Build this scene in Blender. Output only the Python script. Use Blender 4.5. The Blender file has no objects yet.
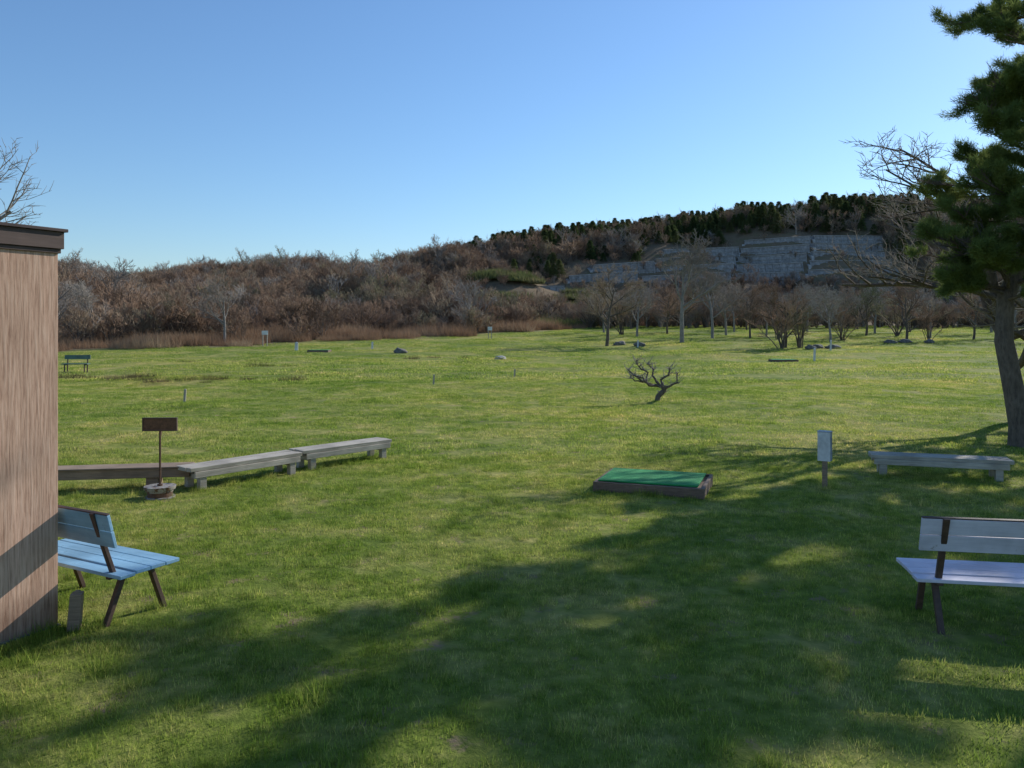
import bpy, math, random
import numpy as np
from mathutils import Vector, Matrix, noise as mn

S = bpy.context.scene
C = bpy.context.collection
random.seed(3); np.random.seed(3)

# ------------------------------------------------------------ terrain
RX=[-400,-125,-86,-36,-23,-9,13,35,52,68,93,121,180,400]
RZ=[13,13.3,14.3,16,18.5,22.5,26.5,28.5,30.5,32,35,35,29,22]
def sm(a,b,v):
    t=np.clip((v-a)/(b-a),0,1); return t*t*(3-2*t)
def g(x,y):
    x=np.asarray(x,float); y=np.asarray(y,float)
    field=2.9*sm(50,140,y)
    y0=np.interp(x,[-60,-20,20,60],[86,100,138,143])
    t=np.clip((y-y0)/(222-y0),0,1); s=t*t*(3-2*t)
    R=np.interp(x,RX,RZ)
    hill=(R-2.9)*s*(1-0.6*sm(280,900,y))
    lump=(1.5*np.sin(x*.11+1.3)*np.sin(y*.09+x*.03)+1.0*np.sin(x*.21+y*.13))*sm(0.08,.4,s)*(1-sm(.85,1,s))
    b=(.045*np.sin(x*.55+.4*np.sin(y*.3))*np.sin(y*.41+1)+.05*np.sin(x*.21+y*.17+2)+.02*np.sin(x*1.3+1)*np.sin(y*1.1))*sm(9,26,y)
    b=b+.012*np.sin(x*2.1+y*.7)*np.sin(y*1.7-x*.6)
    for mx,my,mr,mh in ((-9,22.5,1.6,.16),(-6,30,2.2,.12),(-15,35,2.5,.2),(3,45,3,.15),(12,60,3,.3),(17,62,3,.3),(-2,56,4,.15)):
        b=b+mh*np.exp(-((x-mx)**2+((y-my)*1.3)**2)/mr**2)
    return field+hill+lump+b*np.exp(-np.maximum(np.abs(x)-80,0)/50)
def gz(x,y): return float(g(x,y))
def gn(x,y):
    e=.5
    return Vector((-(gz(x+e,y)-gz(x-e,y))/(2*e),-(gz(x,y+e)-gz(x,y-e))/(2*e),1)).normalized()
def field_edge(x): return np.interp(x,[-60,-36,-22,-7,22,60],[60,69,82,92,137,140])

# ------------------------------------------------------------ materials
def newmat(name):
    m=bpy.data.materials.new(name); m.use_nodes=True
    nt=m.node_tree; nt.nodes.clear()
    return m,nt,nt.nodes,nt.links
def ramp(N,stops):
    r=N.new('ShaderNodeValToRGB'); e=r.color_ramp.elements
    while len(e)<len(stops): e.new(.5)
    for i,(p,c) in enumerate(stops):
        e[i].position=p; e[i].color=(*c,1)
    return r
def noise(N,L,scale,detail=4,vec=None,rough=.55):
    n=N.new('ShaderNodeTexNoise'); n.inputs['Scale'].default_value=scale
    n.inputs['Detail'].default_value=detail; n.inputs['Roughness'].default_value=rough
    if vec is not None: L.new(vec,n.inputs['Vector'])
    return n
def mapping(N,L,src,scale):
    m=N.new('ShaderNodeMapping'); m.inputs['Scale'].default_value=scale
    L.new(src,m.inputs['Vector']); return m.outputs[0]
def mix(N,L,f,a,b,mode='MIX'):
    m=N.new('ShaderNodeMix'); m.data_type='RGBA'; m.blend_type=mode
    if isinstance(f,(int,float)): m.inputs[0].default_value=f
    else: L.new(f,m.inputs[0])
    for i,v in ((6,a),(7,b)):
        if isinstance(v,tuple): m.inputs[i].default_value=(*v,1)
        else: L.new(v,m.inputs[i])
    return m.outputs[2]
def simple(name,c1,c2,scale=(8,8,8),ns=3,rough=.8,bump=.3,bdist=.01,coord='Object',spot=None):
    m,nt,N,L=newmat(name)
    tc=N.new('ShaderNodeTexCoord')
    v=mapping(N,L,tc.outputs[coord],scale)
    n=noise(N,L,ns,6,v,.65)
    r=ramp(N,[(.3,c1),(.7,c2)]); L.new(n.outputs[0],r.inputs[0])
    col=r.outputs[0]
    n2=noise(N,L,2.3,5,tc.outputs[coord])
    r2=ramp(N,[(.35,(.6,.6,.6)),(.65,(1.1,1.1,1.1))]); L.new(n2.outputs[0],r2.inputs[0])
    col=mix(N,L,.7,col,r2.outputs[0],'MULTIPLY')
    if spot:
        n3=noise(N,L,spot[1],6,tc.outputs[coord],.7)
        r3=ramp(N,[(spot[2],(0,0,0)),(spot[2]+.05,(1,1,1))]); L.new(n3.outputs[0],r3.inputs[0])
        col=mix(N,L,r3.outputs[0],col,spot[0])
    p=N.new('ShaderNodeBsdfPrincipled'); p.inputs['Roughness'].default_value=rough
    L.new(col,p.inputs['Base Color'])
    b=N.new('ShaderNodeBump'); b.inputs['Strength'].default_value=bump; b.inputs['Distance'].default_value=bdist
    L.new(n.outputs[0],b.inputs['Height']); L.new(b.outputs[0],p.inputs['Normal'])
    o=N.new('ShaderNodeOutputMaterial'); L.new(p.outputs[0],o.inputs[0])
    return m

def grass_color(N,L,rand=True):
    """colour from world position so blades and soil share the same patches"""
    ge=N.new('ShaderNodeNewGeometry'); pos=ge.outputs['Position']
    n0=noise(N,L,.07,6,pos,.7); n1=noise(N,L,.22,6,pos,.7); n2=noise(N,L,1.3,6,pos,.7); n3=noise(N,L,7,4,pos)
    r0=ramp(N,[(.40,(.78,.88,.76)),(.5,(1.02,1.04,1.0)),(.60,(1.28,1.16,1.2))]); L.new(n0.outputs[0],r0.inputs[0])
    r1=ramp(N,[(.38,(.185,.27,.05)),(.5,(.33,.39,.09)),(.62,(.52,.47,.19))]); L.new(n1.outputs[0],r1.inputs[0])
    r2=ramp(N,[(.37,(.12,.205,.03)),(.5,(.30,.36,.08)),(.64,(.60,.52,.24))]); L.new(n2.outputs[0],r2.inputs[0])
    c=mix(N,L,.5,r1.outputs[0],r2.outputs[0])
    c=mix(N,L,1.0,c,r0.outputs[0],'MULTIPLY')
    r3=ramp(N,[(.3,(.6,.66,.55)),(.7,(1.28,1.22,1.2))]); L.new(n3.outputs[0],r3.inputs[0])
    return mix(N,L,.85,c,r3.outputs[0],'MULTIPLY'),pos

def mat_ground():
    m,nt,N,L=newmat('field_grass_soil')
    gc,pos=grass_color(N,L)
    gc=mix(N,L,1.0,gc,(.66,.64,.58),'MULTIPLY')
    n=noise(N,L,2.2,7,pos,.7); r=ramp(N,[(.58,(0,0,0)),(.68,(1,1,1))]); L.new(n.outputs[0],r.inputs[0])
    gc=mix(N,L,r.outputs[0],gc,(.26,.19,.12))
    a=N.new('ShaderNodeAttribute'); a.attribute_name='dry'
    nd=noise(N,L,.35,6,pos,.7)
    rd=ramp(N,[(.3,(.12,.09,.055)),(.5,(.19,.14,.09)),(.7,(.13,.12,.06))]); L.new(nd.outputs[0],rd.inputs[0])
    c=mix(N,L,a.outputs['Fac'],gc,rd.outputs[0])
    p=N.new('ShaderNodeBsdfPrincipled'); p.inputs['Roughness'].default_value=.95
    p.inputs['Specular IOR Level'].default_value=.1
    L.new(c,p.inputs['Base Color'])
    nb=noise(N,L,14,6,pos,.7); b=N.new('ShaderNodeBump'); b.inputs['Strength'].default_value=.8; b.inputs['Distance'].default_value=.05
    L.new(nb.outputs[0],b.inputs['Height']); L.new(b.outputs[0],p.inputs['Normal'])
    o=N.new('ShaderNodeOutputMaterial'); L.new(p.outputs[0],o.inputs[0]); return m
def leafy(name,colfn,trans=.4):
    m,nt,N,L=newmat(name)
    c=colfn(N,L)
    d=N.new('ShaderNodeBsdfDiffuse'); t=N.new('ShaderNodeBsdfTranslucent')
    L.new(c,d.inputs[0]); L.new(c,t.inputs[0])
    x=N.new('ShaderNodeMixShader'); x.inputs[0].default_value=trans
    L.new(d.outputs[0],x.inputs[1]); L.new(t.outputs[0],x.inputs[2])
    o=N.new('ShaderNodeOutputMaterial'); L.new(x.outputs[0],o.inputs[0]); return m
def c_blade(N,L):
    gc,pos=grass_color(N,L)
    a=N.new('ShaderNodeAttribute'); a.attribute_name='tone'
    r=ramp(N,[(0,(.5,.58,.45)),(.6,(1.1,1.14,1.05)),(.84,(1.15,1.16,1.0)),(.9,(1.6,1.35,1.5)),(1,(1.8,1.45,1.9))]); L.new(a.outputs['Fac'],r.inputs[0])
    return mix(N,L,1.0,gc,r.outputs[0],'MULTIPLY')
def c_rand(stops,nscale=.05,k=.5):
    def f(N,L):
        oi=N.new('ShaderNodeObjectInfo'); ge=N.new('ShaderNodeNewGeometry')
        n=noise(N,L,nscale,4,ge.outputs['Position'])
        r0=ramp(N,stops); 
        mx=N.new('ShaderNodeMix'); mx.data_type='FLOAT'; mx.inputs[0].default_value=k
        L.new(oi.outputs['Random'],mx.inputs[2]); 
        mr=N.new('ShaderNodeMapRange'); mr.inputs[1].default_value=.3; mr.inputs[2].default_value=.7
        L.new(n.outputs[0],mr.inputs[0]); L.new(mr.outputs[0],mx.inputs[3]); L.new(mx.outputs[0],r0.inputs[0])
        return r0.outputs[0]
    return f
M_ground=mat_ground()
M_blade=leafy('grass_blade',c_blade,.5)
M_twig=leafy('bare_twigs',c_rand([(.1,(.20,.14,.095)),(.3,(.31,.215,.15)),(.55,(.43,.30,.21)),(.75,(.40,.33,.235)),(.95,(.25,.26,.13))]),.25)
M_twig2=leafy('grey_twigs',c_rand([(.1,(.27,.23,.19)),(.5,(.37,.325,.28)),(.9,(.46,.42,.37))]),.2)
M_conif=leafy('conifer_needles',c_rand([(.1,(.06,.09,.035)),(.5,(.10,.13,.05)),(.9,(.16,.16,.07))]),.3)
M_reed=leafy('dry_reeds',c_rand([(.1,(.21,.13,.08)),(.5,(.33,.215,.135)),(.9,(.42,.31,.20))],.2),.3)
M_sasa=leafy('bamboo_grass',c_rand([(.1,(.11,.135,.05)),(.5,(.16,.18,.07)),(.9,(.27,.235,.12))],.2),.3)
M_weed=leafy('dark_weeds',c_rand([(.1,(.07,.06,.03)),(.5,(.12,.10,.05)),(.9,(.2,.16,.09))],.5),.3)
M_needle=leafy('pine_needles',c_rand([(.1,(.11,.155,.05)),(.5,(.17,.22,.065)),(.9,(.25,.28,.095))],1.5),.45)
M_bark=simple('bark',(.08,.06,.046),(.21,.165,.125),(9,9,2.5),3,.95,.9,.03)
M_barkg=simple('grey_bark',(.18,.16,.14),(.38,.34,.30),(9,9,2.5),3,.95,.8,.02)
M_wood_g=simple('weathered_wood',(.28,.25,.20),(.54,.49,.41),(1.2,22,22),3,.85,.5,.006)
M_wood_b=simple('brown_wood',(.19,.135,.09),(.36,.26,.175),(1.2,20,20),3,.85,.5,.006)
M_blue=simple('blue_paint',(.19,.38,.54),(.28,.49,.65),(1.5,16,16),3,.55,.25,.003,spot=((.14,.25,.32),9,.64))
M_lav=simple('pale_paint',(.60,.58,.68),(.73,.70,.80),(1.5,16,16),3,.5,.25,.003,spot=((.3,.28,.28),9,.66))
M_leg=simple('brown_steel',(.055,.03,.022),(.11,.065,.045),(6,6,6),4,.6,.3,.003)
M_green=simple('green_turf_mat',(.015,.22,.055),(.035,.36,.10),(30,30,30),5,.9,.8,.01)
M_benchg=simple('faded_green_paint',(.07,.14,.12),(.13,.21,.18),(6,6,6),4,.7,.3,.003)
M_matwood=simple('mat_frame_wood',(.12,.08,.055),(.25,.17,.12),(3,20,20),3,.85,.4,.005)
M_white=simple('white_paint',(.6,.6,.58),(.78,.78,.76),(6,6,6),3,.5,.2,.003)
M_sgrey=simple('grey_blue_paint',(.36,.40,.46),(.48,.52,.58),(5,5,5),3,.55,.2,.003)
M_rust=simple('rusty_steel',(.07,.035,.02),(.17,.09,.05),(12,12,12),3,.8,.5,.004)
M_rim=simple('old_white_rim',(.24,.22,.19),(.42,.39,.34),(8,8,8),3,.6,.3,.004,spot=((.12,.06,.03),12,.52))
M_rock=simple('rock',(.10,.09,.08),(.26,.24,.21),(3,3,3),3,.95,.9,.05)
M_pale=simple('pale_rock',(.35,.33,.29),(.5,.48,.43),(3,3,3),3,.9,.7,.03)
M_con=simple('retaining_concrete',(.21,.20,.19),(.38,.365,.345),(.5,.5,.2),2,.95,.4,.05)
M_con2=simple('light_concrete',(.32,.305,.28),(.46,.44,.41),(1,1,1),2,.9,.3,.03)
M_foot=simple('footing_concrete',(.10,.095,.085),(.2,.19,.17),(4,4,4),3,.95,.4,.01)
M_fascia=simple('fascia_brown',(.08,.05,.04),(.14,.09,.072),(1,14,14),3,.7,.3,.004)
M_roof=simple('roof_metal',(.05,.03,.025),(.09,.05,.04),(3,3,3),3,.5,.2,.004)
def mat_siding():
    m,nt,N,L=newmat('shed_siding')
    tc=N.new('ShaderNodeTexCoord')
    v=mapping(N,L,tc.outputs['Object'],(30,30,1.6)); n=noise(N,L,2.2,8,v,.7)
    v2=mapping(N,L,tc.outputs['Object'],(6,6,.5)); n2=noise(N,L,1.5,5,v2)
    r=ramp(N,[(.34,(.34,.20,.135)),(.5,(.62,.40,.285)),(.66,(.76,.54,.40))]); L.new(n.outputs[0],r.inputs[0])
    r2=ramp(N,[(.3,(.78,.76,.74)),(.7,(1.1,1.07,1.05))]); L.new(n2.outputs[0],r2.inputs[0])
    c=mix(N,L,1.0,r.outputs[0],r2.outputs[0],'MULTIPLY')
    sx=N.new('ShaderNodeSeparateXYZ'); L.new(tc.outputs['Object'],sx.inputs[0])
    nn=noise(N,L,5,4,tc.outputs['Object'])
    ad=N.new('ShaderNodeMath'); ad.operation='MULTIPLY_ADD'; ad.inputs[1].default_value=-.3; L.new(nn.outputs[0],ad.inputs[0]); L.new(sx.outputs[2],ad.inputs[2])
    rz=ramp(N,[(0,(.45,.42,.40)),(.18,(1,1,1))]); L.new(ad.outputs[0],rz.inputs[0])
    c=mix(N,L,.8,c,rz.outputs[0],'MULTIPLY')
    p=N.new('ShaderNodeBsdfPrincipled'); p.inputs['Roughness'].default_value=.9; p.inputs['Specular IOR Level'].default_value=.2
    L.new(c,p.inputs['Base Color'])
    b=N.new('ShaderNodeBump'); b.inputs['Strength'].default_value=.45; b.inputs['Distance'].default_value=.007
    L.new(n.outputs[0],b.inputs['Height']); L.new(b.outputs[0],p.inputs['Normal'])
    o=N.new('ShaderNodeOutputMaterial'); L.new(p.outputs[0],o.inputs[0]); return m
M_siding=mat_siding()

# ------------------------------------------------------------ mesh helpers
def mesh_np(name,verts,faces,mats,matidx=None,tone=None,smooth=False):
    me=bpy.data.meshes.new(name)
    verts=np.asarray(verts,np.float32); faces=np.asarray(faces,np.int32)
    m,k=faces.shape
    me.vertices.add(len(verts)); me.vertices.foreach_set('co',verts.ravel())
    me.loops.add(m*k); me.loops.foreach_set('vertex_index',faces.ravel())
    me.polygons.add(m); me.polygons.foreach_set('loop_start',np.arange(m,dtype=np.int32)*k)
    me.polygons.foreach_set('loop_total',np.full(m,k,np.int32))
    for mt in mats: me.materials.append(mt)
    if matidx is not None: me.polygons.foreach_set('material_index',np.asarray(matidx,np.int32))
    if smooth: me.polygons.foreach_set('use_smooth',np.ones(m,bool))
    me.update(calc_edges=True)
    if tone is not None:
        a=me.attributes.new('tone','FLOAT','POINT'); a.data.foreach_set('value',np.asarray(tone,np.float32))
    me.validate()
    return me
def obj(name,me,loc=(0,0,0),parent=None):
    o=bpy.data.objects.new(name,me); C.objects.link(o); o.location=loc
    if parent: o.parent=parent
    return o

class MB:
    def __init__(s): s.v=[]; s.f=[]; s.mi=[]; s.m=[]
    def mat(s,m):
        if m not in s.m: s.m.append(m)
        return s.m.index(m)
    def hexa(s,pts,m):
        b=len(s.v); s.v+= [tuple(p) for p in pts]
        for q in ((0,3,2,1),(4,5,6,7),(0,1,5,4),(1,2,6,5),(2,3,7,6),(3,0,4,7)):
            s.f.append(tuple(b+i for i in q)); s.mi.append(s.mat(m))
    def box(s,c,size,m,rot=None,jit=0):
        hx,hy,hz=[k/2 for k in size]
        pts=[Vector(p) for p in ((-hx,-hy,-hz),(hx,-hy,-hz),(hx,hy,-hz),(-hx,hy,-hz),(-hx,-hy,hz),(hx,-hy,hz),(hx,hy,hz),(-hx,hy,hz))]
        if rot is not None: pts=[rot@p for p in pts]
        c=Vector(c)
        s.hexa([p+c+Vector([random.uniform(-jit,jit) for _ in range(3)]) for p in pts],m)
    def bar(s,a,b,w,t,m,side=Vector((1,0,0))):
        a=Vector(a); b=Vector(b); d=(b-a).normalized(); sd=(side-d*side.dot(d)).normalized(); n=d.cross(sd)
        pts=[]
        for e in (a,b):
            for p,q in ((-1,-1),(1,-1),(1,1),(-1,1)): pts.append(e+sd*p*w/2+n*q*t/2)
        s.hexa(pts,m)
    def cyl(s,c,r,h,m,n=20,r2=None,tube=0):
        r2=r if r2 is None else r2
        b=len(s.v)
        for z,rr in ((0,r),(h,r2)):
            for i in range(n):
                a=2*math.pi*i/n; s.v.append((c[0]+rr*math.cos(a),c[1]+rr*math.sin(a),c[2]+z))
        for i in range(n):
            j=(i+1)%n; s.f.append((b+i,b+j,b+n+j,b+n+i)); s.mi.append(s.mat(m))
        s.f.append(tuple(b+n+i for i in range(n))); s.mi.append(s.mat(m))
        s.f.append(tuple(b+n-1-i for i in range(n))); s.mi.append(s.mat(m))
    def make(s,name,loc=(0,0,0),u=None,bevel=.004):
        me=bpy.data.meshes.new(name); me.from_pydata(s.v,[],s.f)
        for m in s.m: me.materials.append(m)
        me.polygons.foreach_set('material_index',s.mi); me.update()
        o=obj(name,me,loc)
        if u is not None: o.rotation_euler=(0,0,math.atan2(u[1],u[0]))
        if bevel:
            bv=o.modifiers.new('bev','BEVEL'); bv.width=bevel; bv.segments=2; bv.limit_method='ANGLE'
        return o

# ------------------------------------------------------------ ground sheet
def axis(lo,hi,fine_lo,fine_hi,step,growth=1.12):
    a=list(np.arange(fine_lo,fine_hi+1e-6,step)); s=step; v=fine_hi
    while v<hi: s*=growth; v+=s; a.append(v)
    s=step; v=fine_lo; pre=[]
    while v>lo: s*=growth; v-=s; pre.append(v)
    return np.array(pre[::-1]+a)
gx=axis(-2500,2500,-14,14,.35,1.035); gy=axis(-600,3000,2,22,.35,1.025)
XX,YY=np.meshgrid(gx,gy); ZZ=g(XX,YY)
nx,ny=len(gx),len(gy)
V=np.stack([XX.ravel(),YY.ravel(),ZZ.ravel()],1)
idx=np.arange(nx*ny).reshape(ny,nx)
F=np.stack([idx[:-1,:-1].ravel(),idx[:-1,1:].ravel(),idx[1:,1:].ravel(),idx[1:,:-1].ravel()],1)
me=mesh_np('ground',V,F,[M_ground],smooth=True)
dry=sm(-3,6,V[:,1]-field_edge(V[:,0])+3*np.sin(V[:,0]*.4)); a=me.attributes.new('dry','FLOAT','POINT'); a.data.foreach_set('value',dry.astype(np.float32))
obj('ground',me)

# ------------------------------------------------------------ face instancer
def instancer(name,child_name,child_mesh,pts):
    vs=[];fs=[]
    for (x,y,z,s,r,n) in pts:
        n=Vector(n); t=Vector((math.cos(r),math.sin(r),0)); t=(t-n*t.dot(n)).normalized(); b=n.cross(t)
        c=Vector((x,y,z)); k=len(vs); h=s/2
        for p,q in ((-1,-1),(1,-1),(1,1),(-1,1)): vs.append(tuple(c+t*p*h+b*q*h))
        fs.append((k,k+1,k+2,k+3))
    me=bpy.data.meshes.new(name); me.from_pydata(vs,[],fs); me.update()
    o=obj(name,me); o.instance_type='FACES'; o.use_instance_faces_scale=True; o.instance_faces_scale=1
    o.show_instancer_for_render=False; o.show_instancer_for_viewport=False
    ch=obj(child_name,child_mesh,parent=o)
    return o

def blades(size,n,w,h0,h1,lean=.5,seed=0,round_=False,mat=M_blade):
    rs=np.random.RandomState(seed)
    if round_:
        a=rs.rand(n)*6.283; r=size*np.sqrt(rs.rand(n)); bx=r*np.cos(a); by=r*np.sin(a)
    else:
        bx=(rs.rand(n)-.5)*size; by=(rs.rand(n)-.5)*size
    h=(h0+(h1-h0)*rs.rand(n)**1.6)*(.65+.5*(.5+.5*np.sin(bx*9/size+seed)*np.sin(by*11/size)))
    a=rs.rand(n)*6.283; ld=rs.rand(n)*6.283; lm=rs.rand(n)*lean*h
    wx=np.cos(a)*w/2; wy=np.sin(a)*w/2
    z0=-.01
    v=np.empty((n,3,3))
    v[:,0]=np.stack([bx-wx,by-wy,np.full(n,z0)],1); v[:,1]=np.stack([bx+wx,by+wy,np.full(n,z0)],1)
    v[:,2]=np.stack([bx+np.cos(ld)*lm,by+np.sin(ld)*lm,h],1)
    f=np.arange(n*3).reshape(n,3)
    return mesh_np('blades',v.reshape(-1,3),f,[mat],tone=np.repeat(rs.rand(n),3))
def cover(y0,y1,step,margin):
    pts=[]
    y=y0
    while y<y1:
        w=.72*max(y,0)+margin; x=-w
        while x<w:
            px=x+random.uniform(-.3,.3)*step; py=y+random.uniform(-.3,.3)*step
            if py<float(field_edge(px))+2: pts.append((px,py,gz(px,py),random.uniform(.9,1.15),random.uniform(0,6.28),gn(px,py)))
            x+=step
        y+=step
    return pts
def grassband(y0,y1,step,margin,n,w,h0,h1,k):
    pts=cover(y0,y1,step,margin); random.shuffle(pts)
    for i in range(k):
        instancer('lawn_grass','grass_patch',blades(step*1.15,n,w,h0,h1,.9,seed=i+int(y0)),pts[i::k])
grassband(1.5,14,.55,3,1300,.007,.012,.045,4)
grassband(14,36,1.4,4,1800,.014,.015,.055,3)
grassband(36,140,4.5,6,2000,.045,.02,.085,3)

# ------------------------------------------------------------ trees
class Tree:
    def __init__(s,seed): s.r=random.Random(seed); s.v=[]; s.f=[]; s.mi=[]; s.tips=[]
    def tube(s,pts,rads,k,mi):
        base=len(s.v)
        for i,(p,r) in enumerate(zip(pts,rads)):
            d=(pts[min(i+1,len(pts)-1)]-pts[max(i-1,0)]).normalized()
            a=d.cross(Vector((1,.13,.07))); 
            if a.length<.1: a=d.cross(Vector((0,1,0)))
            a.normalize(); b=d.cross(a)
            for j in range(k):
                t=2*math.pi*j/k; s.v.append(tuple(p+(a*math.cos(t)+b*math.sin(t))*r))
        for i in range(len(pts)-1):
            for j in range(k):
                j2=(j+1)%k
                s.f.append((base+i*k+j,base+i*k+j2,base+(i+1)*k+j2,base+(i+1)*k+j)); s.mi.append(mi)
    def grow(s,p,d,L,r,lev,P):
        R=s.r; n=P['seg'][lev]; pts=[p.copy()]; rads=[r]; rend=r*P.get('taper',.35)
        for i in range(n):
            w=P['wob'][lev]
            d=(d+Vector((R.uniform(-w,w),R.uniform(-w,w),R.uniform(-w,w)+P['up'][lev]))).normalized()
            p=p+d*(L/n); pts.append(p.copy()); rads.append(r+(rend-r)*(i+1)/n)
        s.tube(pts,rads,P['k'][lev],0 if lev<P['barklev'] else 1)
        if lev>=P['levels']-1: return
        m=P['kids'][lev]
        for c in range(m):
            t=P['start'][lev]+(1-P['start'][lev])*(c+R.random()*.8)/m
            f=t*n; i=min(int(f),n-1); q=pts[i].lerp(pts[i+1],f-i)
            dd=(pts[i+1]-pts[i]).normalized()
            ax=dd.cross(Vector((R.uniform(-1,1),R.uniform(-1,1),R.uniform(-1,1)))).normalized()
            ang=math.radians(R.uniform(*P['ang'][lev]))
            nd=Matrix.Rotation(ang,3,ax)@dd
            if nd.z<-.1: nd.z*=-.3; nd.normalize()
            s.grow(q,nd,L*R.uniform(*P['len'][lev])*(1-.35*t*P.get('apex',1)),max(rads[i]*P['rr'],P['minr']),lev+1,P)
    def mesh(s,name,mats):
        return mesh_np(name,s.v,s.f,mats,s.mi,smooth=True)
def bare(seed,H,minr=.006,kids=(7,6,5,4),spread=1.0,mats=(M_barkg,M_twig2),levels=5,trunk=.4,up=.06,lean=(0,0),thick=.022):
    P=dict(levels=levels,seg=[6,5,4,3,2],wob=[.10,.2,.25,.3,.3],up=[.05,up,up,up*.7,up*.5],k=[8,6,4,3,3],barklev=3,
           kids=list(kids),start=[trunk,.25,.2,.15],ang=[(30*spread,60*spread),(30,60),(30,65),(30,65)],
           len=[(.62,.8),(.5,.7),(.45,.65),(.4,.65)],rr=.62,minr=minr)
    t=Tree(seed); t.grow(Vector((0,0,-.15)),Vector((lean[0],lean[1],1)).normalized(),H*.68,H*thick,0,P)
    return t.mesh('bare_tree',list(mats))
def scrub(seed,H=3.6,W=2.6,stems=11,kids=9,mats=(M_bark,M_twig),r=.035):
    """rounded multi-stem bush: stems fan out to a dome, fine twigs fill it"""
    t=Tree(seed); R=t.r
    for i in range(stems):
        az=R.uniform(0,6.283); el=R.uniform(.35,1.5); 
        tip=Vector((math.cos(az)*math.cos(el)*W,math.sin(az)*math.cos(el)*W,H*(.35+.65*math.sin(el))*R.uniform(.8,1.05)))
        a=Vector((R.uniform(-.2,.2),R.uniform(-.2,.2),-.2)); mid=a.lerp(tip,.5)+Vector((R.uniform(-.3,.3),R.uniform(-.3,.3),.35))
        pts=[a,a.lerp(mid,.5)+Vector((0,0,.1)),mid,mid.lerp(tip,.5)+Vector((0,0,.12)),tip]
        t.tube(pts,[r*1.6,r*1.4,r,r*.8,r*.5],4,0)
        for k in range(kids):
            f=R.uniform(.3,1)*4; j=min(int(f),3); q=pts[j].lerp(pts[j+1],f-j)
            d=(q-Vector((0,0,H*.2))).normalized()*.6+Vector((R.uniform(-1,1),R.uniform(-1,1),R.uniform(-.2,.9)))
            d.normalize(); l=R.uniform(.4,1.0)*H*.28; e=q+d*l
            t.tube([q,q.lerp(e,.5)+Vector((R.uniform(-.08,.08),R.uniform(-.08,.08),.05)),e],[r*.7,r*.6,r*.4],3,1)
            for m in range(5):
                q2=q.lerp(e,R.uniform(.3,1)); d2=(d+Vector((R.uniform(-1,1),R.uniform(-1,1),R.uniform(-.3,.9)))).normalized()
                t.tube([q2,q2+d2*l*R.uniform(.35,.7)],[r*.5,r*.3],3,1)
    return t.mesh('scrub',list(mats))

def put(name,me,x,y,s=1,rot=0,dz=0):
    o=obj(name,me,(x,y,gz(x,y)+dz)); o.scale=(s,s,s); o.rotation_euler=(0,0,rot); return o

bt=[bare(11,9,.02,(8,7,6,5)),bare(12,9,.02,(9,7,6,5),1.1),bare(13,9,.02,(8,7,6,5),.9),
    bare(14,9,.022,(10,7,6,5),1.25,(M_bark,M_twig),trunk=.16),bare(15,9,.02,(9,7,6,5),1.2,(M_bark,M_twig),trunk=.25)]
mids=[(9.4,79,8.5,4),(17.5,82,11.5,0),(14.6,93,6.5,1),(22.9,91,8.5,2),(25.8,96,7,1),(27.2,91,6,4),(25.4,74,6.6,3),(33.6,84,6.5,1),
 (42.7,96,7,4),(42.6,86,7,3),(47.8,91,6,0),(51,88,6.5,4),(38,92,6,2),(31,97,6,1),(19.5,100,6.5,4),(12,104,7,1),(55,84,6,3),(58,92,7,1),
 (-28.5,79,7,0),(-41,78,6.5,2),(-46,80,7,1),(-35,84,5.5,4),(-52,86,7.5,2),
 (35.5,99,6.5,0),(46,101,7,1),(29,104,6.5,2),(23,108,7,3),(40,108,7,1),(53,106,7,4),(62,103,8,0),(33,112,7,3),(17,114,6.5,4),(49,113,7,3)]
for i,(x,y,h,k) in enumerate(mids): put('bare_tree',bt[k],x,y,h/9,i*1.7)
# off to the right of the view, their long shadows reach the lawn
put('bare_tree',bt[3],33,42,.8,.4); put('bare_tree',bt[4],40,50,.85,2)
put('bare_tree',bt[1],27,34,.7,1.2); put('bare_tree',bt[3],22,27,.6,2.2); put('bare_tree',bt[4],44,60,.9,3)
wide=bare(31,8.0,.008,(9,7,6,4),1.35,(M_bark,M_twig2),trunk=.2,up=.05,lean=(-.3,0),thick=.024)
put('bare_tree',wide,12.2,19.0,1.02,.3)
shedtree=bare(41,5.4,.005,(8,6,5,4),1.0,trunk=.35)
put('bare_tree',shedtree,-9.75,12.2,1.12,.5)

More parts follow.
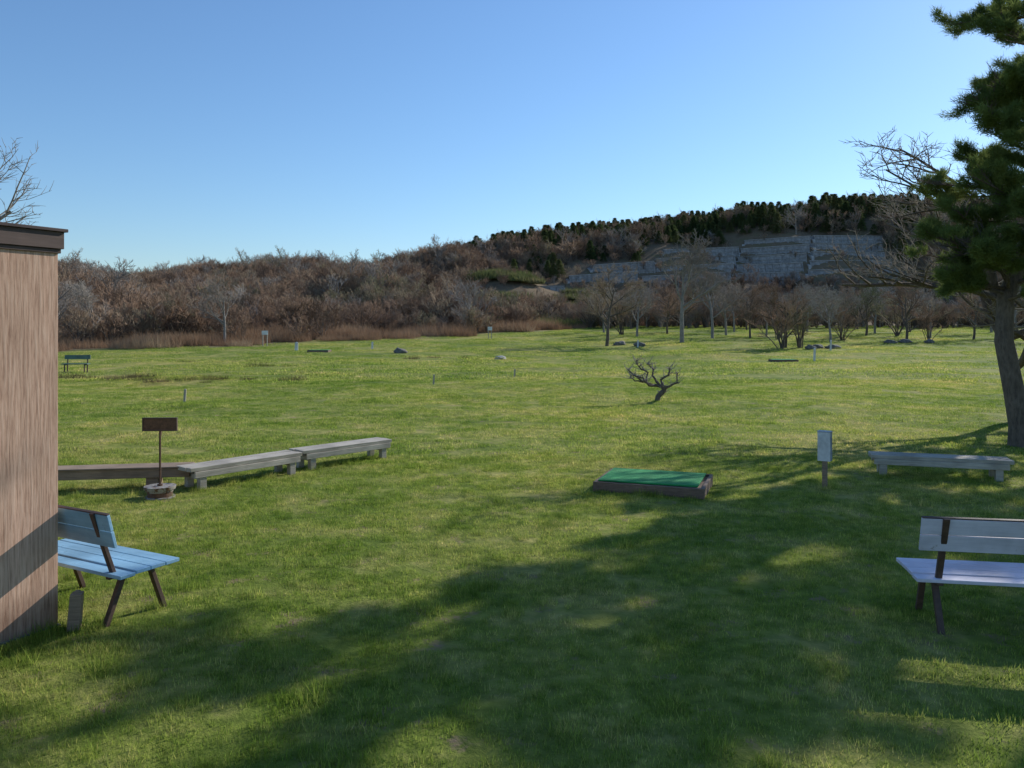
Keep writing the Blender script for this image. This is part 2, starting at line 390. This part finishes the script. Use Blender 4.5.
# small twisted tree in the field
def twisted():
    t=Tree(77); V3=Vector
    def lm(pts,r0,r1,k=7):
        pts=[V3(p) for p in pts]; out=[];
        for i in range(len(pts)-1):
            for q in range(3): out.append(pts[i].lerp(pts[i+1],q/3)+V3([t.r.uniform(-.025,.025) for _ in range(3)]))
        out.append(pts[-1]); n=len(out); t.tube(out,[r0+(r1-r0)*i/(n-1) for i in range(n)],k,0); return out
    limbs=[([(0,0,-.1),(.05,0,.12),(.25,.02,.33),(.22,0,.45)],.09,.07),
     ([(.22,0,.42),(-.1,.05,.48),(-.42,0,.60),(-.85,.05,.95)],.06,.02),
     ([(.0,0,.48),(-.25,-.2,.50),(-.45,-.25,.72),(-.75,-.2,.80)],.045,.015),
     ([(.22,0,.45),(.15,.1,.65),(.42,.1,.78),(.40,.05,1.02)],.045,.018),
     ([(.24,0,.36),(.45,-.1,.5),(.62,0,.56),(.66,0,.85)],.045,.016),
     ([(.1,0,.5),(-.1,.2,.75),(.0,.3,.95),(-.25,.2,1.12)],.04,.013),
     ([(-.3,.02,.56),(-.25,.1,.85),(-.5,.1,1.02),(-.6,.1,1.2)],.035,.012),
     ([(-.42,0,.6),(-.65,-.05,.62),(-.8,0,.75)],.03,.012)]
    for L_,a,b in limbs:
        o=lm(L_,a,b)
        for q in o[4:]:
            for _ in range(3):
                d=V3((t.r.uniform(-1,1),t.r.uniform(-1,1),t.r.uniform(-.1,1.0))).normalized()
                l=t.r.uniform(.12,.36); d2=(d+V3((t.r.uniform(-.6,.6),t.r.uniform(-.6,.6),.3))).normalized()
                t.tube([q,q+d*l*.5,q+d*l*.5+d2*l*.5],[.015,.011,.007],4,1)
    return t.mesh('gnarled_tree',[M_bark,M_barkg])
put('gnarled_tree',twisted(),4.4,24.3,1.0,0)

# ------------------------------------------------------------ pine tree
def pine(seed,trunk,prof,extra,z0,z1,thr=-.02,per=26,dz=.6):
    t=Tree(seed); R=t.r; V3=Vector
    tp=[V3(p) for p in trunk]; tr=np.interp(np.linspace(0,1,len(tp)),[0,.1,.3,.7,1],[.27,.20,.165,.11,.025])
    t.tube(tp,list(tr),12,0)
    def at(z):
        for i in range(len(tp)-1):
            if tp[i].z<=z<=tp[i+1].z: return tp[i].lerp(tp[i+1],(z-tp[i].z)/(tp[i+1].z-tp[i].z))
        return tp[-1]
    tuft=[]
    def limb(p,d,L,r,lev):
        n=5; pts=[p.copy()]
        for i in range(n):
            d=(d+V3((R.uniform(-.22,.22),R.uniform(-.22,.22),R.uniform(-.12,.16)))).normalized(); p=p+d*L/n; pts.append(p.copy())
        t.tube(pts,[r*(1-.8*i/n) for i in range(n+1)],5 if lev<1 else 3,0)
        if lev<2:
            for i in range(2 if lev==0 else 1,n+1):
                for _ in range(2):
                    nd=(d+V3((R.uniform(-1,1),R.uniform(-1,1),R.uniform(-.25,.6)))*.9).normalized()
                    limb(pts[i],nd,L*R.uniform(.26,.42),r*.4,lev+1)
        if lev>=1:
            for i in range(2,n+1):
                if mn.noise(pts[i]*1.0+V3((seed,0,0)))>(thr if pts[i].z>4.6 else thr-.12): tuft.append((pts[i],d))
    z=z0
    while z<z1:
        pr=np.interp(z,prof[0],prof[1])
        for _ in range(3):
            az=R.uniform(0,6.283); L=pr*R.uniform(.6,1.0)
            limb(at(z),V3((math.cos(az),math.sin(az),R.uniform(-.02,.35))).normalized(),L,.045,0)
        z+=dz
    for zz,az,L in extra:
        a=math.radians(az); limb(at(zz),V3((math.cos(a),math.sin(a),.12)).normalized(),L,.045,0)
    me_w=t.mesh('pine_wood',[M_bark,M_bark])
    rs=np.random.RandomState(4); T=len(tuft)
    P=np.array([p for p,d in tuft]); D=np.array([d for p,d in tuft])
    P=np.repeat(P,per,0); D=np.repeat(D,per,0)
    dirs=rs.normal(size=(T*per,3)); dirs/=np.linalg.norm(dirs,axis=1)[:,None]
    dirs=dirs+D*.8+np.array([0,0,.3]); dirs/=np.linalg.norm(dirs,axis=1)[:,None]
    P=P+rs.normal(size=P.shape)*.04
    L=.08+.08*rs.rand(T*per); sd=np.cross(dirs,rs.normal(size=dirs.shape)); sd/=np.linalg.norm(sd,axis=1)[:,None]
    w=.006
    v=np.stack([P-sd*w,P+sd*w,P+dirs*L[:,None]],1).reshape(-1,3)
    me_n=mesh_np('needles',v,np.arange(len(v)).reshape(-1,3),[M_needle])
    return me_w,me_n
def put_pine(x,y,meshes,s=1,rot=0):
    e=bpy.data.objects.new('pine_tree',None); C.objects.link(e); e.location=(x,y,gz(x,y)); e.scale=(s,s,s); e.rotation_euler=(0,0,rot)
    obj('trunk_and_limbs',meshes[0],parent=e); obj('needles',meshes[1],parent=e)
put_pine(9.75,15.2,pine(5,[(0,0,-.2),(-.05,0,.4),(-.16,0,1.0),(-.36,0,2.0),(-.3,.05,2.8),(.1,.1,3.8),(.6,.1,5.2),(1.0,.05,6.8),(1.2,0,8.5),(1.2,0,10.2),(1.2,0,12.0)],
    ([2.6,4,5,6.5,8,10,12],[1.4,1.9,1.9,1.9,2.0,2.3,.9]),((2.9,200,1.2),(3.3,170,1.3),(3.7,190,1.4),(3.0,225,1.4),(3.5,250,1.5),(4.2,185,1.5),(4.4,215,1.4),(6.0,183,1.6),(6.4,195,1.6),(7.4,190,1.4),(9.2,185,2.4),(9.8,170,2.4),
     (2.8,260,1.3),(3.1,290,1.4),(3.9,235,1.6),(4.0,270,1.5),(4.6,200,1.7),(3.4,205,1.5),(7.0,200,1.5),(8.0,215,1.8),(5.4,230,1.7)),3.0,11.8,-.11))
p2=pine(8,[(0,0,-.2),(0,0,1.5),(.1,0,3),(0,.1,5),(.1,.1,7),(.1,0,9.3),(0,0,11.5)],
    ([2.6,5,7,9.3,11.5],[2.1,2.5,2.4,2.0,.8]),(),2.8,11.2,-.03)
put_pine(13.6,14.3,p2)
put_pine(17.6,20.6,p2,1.1,2.0)
put_pine(12.6,9.6,p2,.9,4.0)

# ------------------------------------------------------------ hillside woods (instanced masses)
shr=[scrub(s,W=w_) for s,w_ in ((51,2.6),(52,2.3),(53,3.0),(54,2.6))]
shg=[scrub(55,4.2,2.4,mats=(M_barkg,M_twig2)),bare(61,6,.026,(9,7,5),1.1,(M_barkg,M_twig2),levels=4,trunk=.2,up=.1,thick=.02),bare(62,6,.026,(9,7,5),1.1,(M_barkg,M_twig),levels=4,trunk=.2,up=.1,thick=.02)]
for i,(x,y,s_) in enumerate(((24.8,73.2,1.15),(26.6,73.6,1.0),(13.5,98,1.2),(36.5,88,1.0),(46,95,1.2),(30,90,.9),(44,84,.8))):
    put('bare_shrub',shr[i%4],x,y,s_,i*1.1)
def conifer(seed,H=7,R0=1.7):
    rs=np.random.RandomState(seed); n=1500
    zz=rs.rand(n)**.85; a=rs.rand(n)*6.283
    r=R0*(1-zz)**.75*(.3+.7*rs.rand(n)**.5)*(1+.3*np.sin(zz*30+a*2+seed))
    c=np.stack([r*np.cos(a),r*np.sin(a),H*(.12+.88*zz)-.18*r],1)
    d=np.stack([np.cos(a),np.sin(a),-.25+.3*rs.rand(n)],1)+rs.normal(size=(n,3))*.3
    sd=np.cross(d,rs.normal(size=(n,3))); sd/=np.linalg.norm(sd,axis=1)[:,None]
    v=np.stack([c-sd*.11,c+sd*.11,c+d*.55],1).reshape(-1,3)
    k=8; aa=np.arange(k)*6.283/k
    b=len(v); vt=np.concatenate([v,np.stack([.12*np.cos(aa),.12*np.sin(aa),aa*0-.3],1),[[0,0,H]]])
    f=np.concatenate([np.arange(b).reshape(-1,3),np.array([(b+i,b+(i+1)%k,b+k) for i in range(k)])])
    return mesh_np('conifer',vt,f,[M_conif])
con=[conifer(1,6.5,2.2),conifer(2,7,2.0),conifer(3,5.6,2.4)]

def wall_band(x,y):
    z=gz(x,y)
    if -9<x<=12.5: return 8.6<z<11.6
    if 12.5<x<31: return 11<z<18
    if 31<=x<52: return 11.4<z<22.5
    if 52<=x<90: return 12<z<25.5
    return False
P_shr=[];P_gry=[];P_con=[];P_sasa=[]
rr=random.Random(9)
for _ in range(17000):
    x=rr.uniform(-190,210); y=rr.uniform(66,240)
    if abs(x)>.72*y+12: continue
    fe=float(field_edge(x))
    if y<fe+(3+9*(math.sin(x*.31)*.5+.5) if x<0 else 5): continue
    if rr.random()<.3*(y<130): continue
    z=gz(x,y)
    if wall_band(x,y):
        if rr.random()<.16: P_shr.append((x,y,z+1.0,rr.uniform(.25,.6),rr.uniform(0,6.28),(0,0,1)))
        continue
    infront = -8<x<90 and 140<y<182
    near=math.sin(x*.09+1)*math.sin(y*.07)+.4*math.sin(x*.25+y*.2)
    R=float(np.interp(x,RX,RZ)); rel=(z-2.9)/(R-2.9)
    sc=rr.uniform(.6,1.3)
    n=(0,0,1)
    if x>-14 and (rel>.78+.06*near or y>216):
        if rr.random()<.75: P_con.append((x,y,z,rr.uniform(.35,.8)*(1+.15*near),rr.uniform(0,6.28),n))
        else: P_shr.append((x,y,z,sc,0,n))
        continue
    elif x>0 and rel>.45 and rr.random()<.3:
        P_con.append((x,y,z,sc*.6,rr.uniform(0,6.28),n))
    else:
        if infront: sc*=.6
        if -20<x<25 and 118<y<165 and rr.random()<.5:
            P_sasa.append((x,y,z,rr.uniform(.8,1.3),rr.uniform(0,6.28),n)); continue
        if y<fe+14: sc*=.7
        pg=.12 if x<-60 or y>150 else .06
        if x>8 and y<146: pg=.35; sc*=.85
        (P_gry if rr.random()<pg else P_shr).append((x,y,z,sc*(1.0+.25*near),rr.uniform(0,6.28),n))
# brush at the foot of the slope behind the orchard trees
for _ in range(420):
    x=rr.uniform(8,105); y=rr.uniform(116,142)
    if abs(x)>.72*y+12: continue
    (P_gry if rr.random()<.25 else P_shr).append((x,y,gz(x,y),rr.uniform(.5,1.15),rr.uniform(0,6.28),(0,0,1)))
for i in range(4): instancer('hillside_woods','bare_scrub',shr[i],P_shr[i::4])
for i in range(3): instancer('hillside_woods','grey_bare_scrub',shg[i],P_gry[i::3])
for i in range(3): instancer('conifer_woods','conifer',con[i],P_con[i::3])
sasa=blades(2.6,900,.16,.5,1.4,.9,seed=5,round_=True,mat=M_sasa)
instancer('bamboo_grass_thicket','bamboo_grass',sasa,P_sasa)
def reeds(seed):
    return blades(2.6,800,.05,.5,2.0,.8,seed=seed,mat=M_reed,round_=True)
P_r=[]
for _ in range(3600):
    x=rr.uniform(-75,45); y=rr.uniform(58,165)
    fe=float(field_edge(x)); lim=34 if x<10 else 8
    if fe+1+2*math.sin(x*.5)<y<fe+lim+6*math.sin(x*.2):
        q=.55+.35*math.sin(x*.35+y*.2)*math.sin(y*.31)
        if rr.random()<.35+.6*q: P_r.append((x,y,gz(x,y),rr.uniform(.4,.95)*(q+.4),rr.uniform(0,6.28),(0,0,1)))
for i in range(2): instancer('dry_reed_bed','reeds',reeds(i+70),P_r[i::2])
weed=blades(.8,220,.02,.1,.5,.9,seed=81,round_=True,mat=M_weed)
P_w=[(x+rr.gauss(0,1.6),y+rr.gauss(0,.9),gz(x,y)-.03,rr.uniform(.25,.9),rr.uniform(0,6),(0,0,1)) for x,y in [(-15,34),(-16.5,34.5),(-13.5,34.5),(-18,36),(-20,37),(-22,38),(-14,48),(-20,55),(-6,60)] for _ in range(5)]
instancer('dry_weeds','weed_clump',weed,P_w)
tall=blades(.16,120,.008,.05,.20,.9,seed=91,round_=True)
P_t=[]
for t_ in np.linspace(0,2.6,40): P_t.append((-3.34-.5*t_+rr.uniform(0,.08),5.86-.866*t_+rr.uniform(-.08,0),0))
for x,y in ((-4.64,10.4),(-4.5,10.5),(-4.8,10.5),(4.36,11.05),(4.4,11.15),(-3.2,5.85),(-3.1,5.85),(-2.8,6.3),(2.9,5.75),(2.95,6.1)): P_t.append((x,y,0))
for x0,y0,x1,y1 in ((-6.4,10.9,-4.6,11.2),(1.1,10.85,2.42,10.35),(5.4,12,7.2,11.4),(-4.3,10.9,-3.3,12.2),(-3.2,12.6,-2.1,13.9)):
    for k in range(14): t_=rr.random(); P_t.append((x0+(x1-x0)*t_,y0+(y1-y0)*t_+rr.uniform(-.1,.1),0))
for k in range(260):
    y=rr.uniform(3.5,16); P_t.append((rr.uniform(-.65,.65)*y,y,0))
P_t=[(x,y,gz(x,y),rr.uniform(.25,.75),rr.uniform(0,6),(0,0,1)) for x,y,_ in P_t]
instancer('tall_grass_tufts','grass_tuft',tall,P_t)

# ------------------------------------------------------------ retaining walls on the hill
def solve_y(x,z):
    lo,hi=110.,222.
    for _ in range(30):
        m=(lo+hi)/2
        if gz(x,m)<z: lo=m
        else: hi=m
    return lo
def wallblock(x0,x1,z0,z1,slant=3.0,topslope=0):
    b=MB(); n=max(1,round((z1-z0)/2.4)); rise=(z1-z0)/n
    for k in range(n):
        zk=z0+k*rise; xa=x0+slant*k/n; xb=x1+slant*k/n*.9
        ya,yb=solve_y(xa,zk+.6),solve_y(xb,zk+.6)
        A=Vector((xa,ya,0)); B=Vector((xb,yb,0)); d=(B-A).normalized(); nrm=Vector((d.y,-d.x,0))
        if nrm.y>0: nrm=-nrm
        Ln=(B-A).length
        def pt(s,zz,off,z=0): return A+d*s-nrm*(.9*(zz/rise))+nrm*off+Vector((0,0,zk+zz+topslope*(s/Ln-.5)))
        b.hexa([pt(0,-1.2,0),pt(Ln,-1.2,0),pt(Ln,-1.2,-3),pt(0,-1.2,-3),pt(0,rise,0),pt(Ln,rise,0),pt(Ln,rise,-6),pt(0,rise,-6)],M_con)
        m=int(Ln/1.6)
        for i in range(m+1):
            s=i*Ln/m
            b.hexa([pt(s-.12,-1,.2),pt(s+.12,-1,.2),pt(s+.12,-1,-.1),pt(s-.12,-1,-.1),pt(s-.12,rise-.22,.2),pt(s+.12,rise-.22,.2),pt(s+.12,rise-.22,-.1),pt(s-.12,rise-.22,-.1)],M_con)
        for hz in np.arange(.6,rise-.35,.75):
            b.hexa([pt(0,hz-.07,.15),pt(Ln,hz-.07,.15),pt(Ln,hz-.07,-.1),pt(0,hz-.07,-.1),pt(0,hz+.07,.15),pt(Ln,hz+.07,.15),pt(Ln,hz+.07,-.1),pt(0,hz+.07,-.1)],M_con)
        b.hexa([pt(-.2,rise-.08,.2),pt(Ln+.2,rise-.08,.2),pt(Ln+.2,rise-.08,-.4),pt(-.2,rise-.08,-.4),pt(-.2,rise+.05,.2),pt(Ln+.2,rise+.05,.2),pt(Ln+.2,rise+.05,-.4),pt(-.2,rise+.05,-.4)],M_con2)
        # stepped end wall along the left edge of this tier
        b.hexa([pt(-.7,-1.4,.35),pt(-.1,-1.4,.35),pt(-.1,-1.4,-5.5),pt(-.7,-1.4,-5.5),pt(-.7,rise*.55,.35),pt(-.1,rise*.55,.35),pt(-.1,rise+.5,-5.5),pt(-.7,rise+.5,-5.5)],M_con2)
    b.make('retaining_wall',bevel=0)
wallblock(-7,11,9.3,11.0,3,.6)
wallblock(12.5,27,11.6,17.2,11,1.0)
wallblock(28.5,47.5,12.0,21.6,10,1.0)
wallblock(49.5,64.5,12.6,24.4,9,.6)
wallblock(66.5,84,13.4,25,8,0)

# ------------------------------------------------------------ shed
def shed():
    b=MB(); u=Vector((.5,.866,0))
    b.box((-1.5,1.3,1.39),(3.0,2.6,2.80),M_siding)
    b.box((-1.5,1.3,2.865),(3.06,2.66,.125),M_fascia)
    b.box((-1.5,1.3,2.94),(3.10,2.70,.024),M_roof)
    b.box((-1.5,1.3,2.785),(3.03,2.63,.03),M_fascia)
    b.box((-1.5,1.3,-.02),(3.03,2.63,.06),M_foot)
    b.box((.012,1.3,1.02),(.03,.8,1.9),M_fascia)
    b.box((-3.012,1.3,1.5),(.03,.9,.6),M_sgrey)
    return b.make('shed',(-3.38,5.93,0),u,.003)
shed()

# ------------------------------------------------------------ park benches
def park_bench(P0,u,L,mp,seat_z=.40,name='park_bench'):
    """local x along bench, y toward the front of the seat, P0 rear corner"""
    b=MB()
    for i in range(4):
        b.box((L/2,.055+i*.13,seat_z-.014-(.01 if i==0 else 0)),(L,.124,.028),mp,jit=.0015)
    tilt=Matrix.Rotation(math.radians(14),3,'X')
    for z,y in ((.67,-.056),(.795,-.087)):
        b.box((L/2,y,z),(L,.026,.124),mp,tilt,jit=.001)
    X=Vector((1,0,0))
    for x in (.16,L-.16):
        b.bar((x,.06,seat_z-.06),(x,-.119,.86),.045,.03,M_leg,X)
        b.bar((x,0.0,seat_z-.045),(x,.50,seat_z-.045),.045,.03,M_leg,X)
        b.bar((x,.13,seat_z-.05),(x,-.03,-.04),.045,.035,M_leg,X)
        b.bar((x,.36,seat_z-.05),(x,.50,-.04),.045,.035,M_leg,X)
    b.bar((.16,.2,seat_z-.08),(L-.16,.2,seat_z-.08),.03,.03,M_leg,Vector((0,1,0)))
    b.box((L/2,-.103,.862),(L,.03,.008),M_leg,tilt)
    return b.make(name,(P0[0],P0[1],gz(*P0)),u,.004)
ul=Vector((-.88,.475)); Ll=1.35
park_bench((-2.86+ul.x*Ll,5.83+ul.y*Ll),(-ul.x,-ul.y),Ll,M_blue)
park_bench((2.97,5.84),(.985,-.17),1.6,M_lav)

def low_bench(P0,u,L,mat,W=.42,z=.32,thick=.055,name='plank_bench'):
    b=MB()
    for i in range(3):
        b.box((L/2+random.uniform(-.01,.01),W*(i+.5)/3,z-thick/2),(L,W/3-.012,thick),mat,jit=.003)
    b.box((L/2,.012,z-thick-.045),(L-.1,.035,.085),mat); b.box((L/2,W-.012,z-thick-.045),(L-.1,.035,.085),mat)
    for x in (.18,L-.18):
        for y in (.05,W-.05): b.box((x,y,(z-thick)/2-.05),(.10,.085,z-thick+.1-.004),mat)
        b.box((x,W/2,z-thick-.09),(.07,W-.16,.07),mat)
    return b.make(name,(P0[0],P0[1],gz(*P0)),u,.005)
low_bench((-3.25,12.45),(.655,.755),1.8,M_wood_g)
low_bench((-4.36,10.84),(.61,.79),1.85,M_wood_g)
def beam_bench(P0,u,L):
    b=MB()
    b.box((L/2,.16,.215),(L,.32,.13),M_wood_b,jit=.004)
    b.box((L/2,.16,.292),(L,.36,.02),M_wood_b,jit=.003)
    for x in (.4,L-.5): b.box((x,.16,.05),(.16,.26,.2),M_wood_b)
    return b.make('plank_bench',(P0[0],P0[1],gz(*P0)),u,.006)
beam_bench((-7.2,10.62),(.985,.17),2.75)
low_bench((5.45,12.1),(.95,-.31),1.9,M_wood_g)

def rim_sign(x,y):
    b=MB()
    b.cyl((0,0,-.03),.19,.05,M_rim,28); b.cyl((0,0,.02),.155,.06,M_rust,28); b.cyl((0,0,.08),.165,.03,M_rim,28); b.cyl((0,0,.11),.19,.045,M_rim,28,.2)
    b.cyl((0,0,.15),.035,.03,M_rust,12); b.cyl((0,0,.155),.014,.755,M_rust,10)
    b.box((0,-.005,.965),(.42,.02,.17),M_rust); 
    for z in (.885,1.045): b.box((0,-.005,z),(.45,.035,.018),M_leg)
    for xx in (-.216,.216): b.box((xx,-.005,.965),(.018,.035,.142),M_leg)
    b.box((0,.012,.89),(.03,.02,.14),M_rust)
    return b.make('tee_sign',(x,y,gz(x,y)),(1,.05),.003)
rim_sign(-4.64,10.5)

def tee(x,y,u,W=1.42,D=1.1,h=.13,name='tee_mat'):
    b=MB()
    b.box((W/2,D/2,h/2-.03),(W-.03,D-.03,h-.01),M_matwood)
    for yy in (.02,D-.02): b.box((W/2,yy,h/2-.02),(W,.045,h+.04),M_matwood,jit=.003)
    for xx in (.02,W-.02): b.box((xx,D/2,h/2-.02),(.045,D-.09,h+.03),M_matwood)
    b.box((W/2-.02,D/2+.03,h+.006),(W-.14,D-.16,.022),M_green,jit=.003)
    return b.make(name,(x,y,gz(x,y)),u,.004)
tee(1.1,10.85,(.94,-.34),1.48,1.15)
tee(-17.5,68,(1,0),1.8,1.3,.2); tee(17.5,53.5,(1,-.1),1.7,1.3,.15)

def post_board(x,y):
    b=MB(); b.box((0,0,.33),(.06,.06,.80),M_wood_b); b.box((.0,-.042,.575),(.17,.02,.40),M_white); b.box((.0,.042,.575),(.17,.02,.40),M_sgrey)
    b.box((0,0,.785),(.18,.115,.016),M_sgrey)
    return b.make('hole_marker_sign',(x,y,gz(x,y)),(.80,-.60),.003)
post_board(4.36,11.1)
def stake(x,y,h,w,mat,name='wooden_stake',tilt=.03):
    b=MB(); b.hexa([(-w/2,-w/2,-.1),(w/2,-w/2,-.1),(w/2,w/2,-.1),(-w/2,w/2,-.1),(-w*.45+tilt,-w*.45,h),(w*.45+tilt,-w*.4,h-.01),(w*.42+tilt,w*.45,h),(-w*.45+tilt,w*.42,h)],mat)
    b.hexa([(-w*.3+tilt,-w*.3,h-.005),(w*.3+tilt,-w*.3,h-.005),(w*.3+tilt,w*.3,h-.005),(-w*.3+tilt,w*.3,h-.005),(-w*.15+tilt,-w*.15,h+w*.2),(w*.15+tilt,-w*.15,h+w*.2),(w*.15+tilt,w*.15,h+w*.2),(-w*.15+tilt,w*.15,h+w*.2)],mat)
    return b.make(name,(x,y,gz(x,y)),(1,.2),.003)
stake(-3.22,5.84,.27,.085,M_wood_b)
for x,y,h in ((-10,24.3,.45),(-3.2,32.4,.4),(.1,36,.35)): stake(x,y,h,.07,M_wood_g)
for x,y,h,w in ((20.5,54,.9,.12),(-19.5,72,.7,.3),(-13,74,.6,.2),(28,70,.9,.12),(12,76,.7,.12)): stake(x,y,h,w,M_white,'white_marker_post')
def board(x,y,h,w):
    b=MB(); b.box((-w*.35,0,h/2-.1),(.08,.08,h+.2),M_wood_g); b.box((w*.35,0,h/2-.1),(.08,.08,h+.2),M_wood_g); b.box((0,-.06,h-.2),(w,.04,.4),M_white)
    b.make('hole_sign',(x,y,gz(x,y)),(1,.1),.003)
board(-24.5,79,1.5,.6); board(-2.5,90,1.4,.5)
def rock(x,y,s,m,seed,name='rock'):
    import bmesh
    bm=bmesh.new(); bmesh.ops.create_icosphere(bm,subdivisions=3,radius=1); R=random.Random(seed); k=[R.uniform(0,6) for _ in range(6)]
    for v in bm.verts:
        c=v.co; f=1+.18*math.sin(3*c.x+k[0])*math.sin(2.5*c.y+k[1])+.12*math.sin(6*c.z+k[2]+4*c.x)+.06*math.sin(11*c.y+k[3])
        v.co=Vector((c.x*f*s[0],c.y*f*s[1],c.z*f*s[2]))
    me=bpy.data.meshes.new(name); bm.to_mesh(me); bm.free(); me.materials.append(m); me.polygons.foreach_set('use_smooth',[True]*len(me.polygons))
    obj(name,me,(x,y,gz(x,y)+s[2]*.3))
rock(-9.5,68,(.5,.4,.35),M_rock,1); rock(-.8,56,(.42,.35,.18),M_pale,2)
for i,(x,y) in enumerate(((27,72),(28,73),(29.2,72.5),(12.5,78),(39,82),(41,83),(43,82),(10.8,80))): rock(x,y,(.5+.1*(i%3),.45,.3),M_rock,10+i)
def far_bench(x,y):
    b=MB(); b.box((0,0,.45),(1.3,.4,.05),M_benchg); b.box((0,.22,.80),(1.3,.04,.22),M_benchg)
    for xx in (-.5,.5):
        b.bar((xx,.18,-.05),(xx,.25,.92),.05,.05,M_leg,Vector((1,0,0))); b.bar((xx,-.17,-.05),(xx,-.15,.44),.05,.05,M_leg,Vector((1,0,0)))
        b.bar((xx,-.17,.4),(xx,.2,.4),.04,.04,M_leg,Vector((1,0,0)))
    b.make('park_bench',(x,y,gz(x,y)),(1,.1),.004)
far_bench(-23,42)

# ------------------------------------------------------------ light, sky, camera
EL=math.radians(28); AZ=math.radians(47)
sd=Vector((math.sin(AZ)*math.cos(EL),math.cos(AZ)*math.cos(EL),math.sin(EL)))
ld=bpy.data.lights.new('sun','SUN'); ld.energy=5.0; ld.angle=math.radians(.53); ld.color=(1,.95,.87)
lo=bpy.data.objects.new('sun',ld); C.objects.link(lo); lo.rotation_euler=sd.to_track_quat('Z','Y').to_euler(); lo.location=(20,20,30)
w=bpy.data.worlds.new('World'); S.world=w; w.use_nodes=True; nt=w.node_tree
bg=nt.nodes['Background']; sky=nt.nodes.new('ShaderNodeTexSky'); sky.sky_type='NISHITA'; sky.sun_disc=False
sky.sun_elevation=EL; sky.sun_rotation=AZ; sky.air_density=1.2; sky.dust_density=.2; sky.ozone_density=7
nt.links.new(sky.outputs[0],bg.inputs[0]); bg.inputs[1].default_value=.15
cd=bpy.data.cameras.new('camera'); cam=bpy.data.objects.new('camera',cd); C.objects.link(cam)
cd.lens=28; cd.sensor_width=36; cd.shift_y=-54/1024; cd.clip_end=6000; cd.clip_start=.05
cam.location=(0,0,2.2); cam.rotation_euler=(math.radians(90),0,0)
S.camera=cam
S.view_settings.view_transform='Standard'; S.view_settings.look='None'; S.view_settings.exposure=0
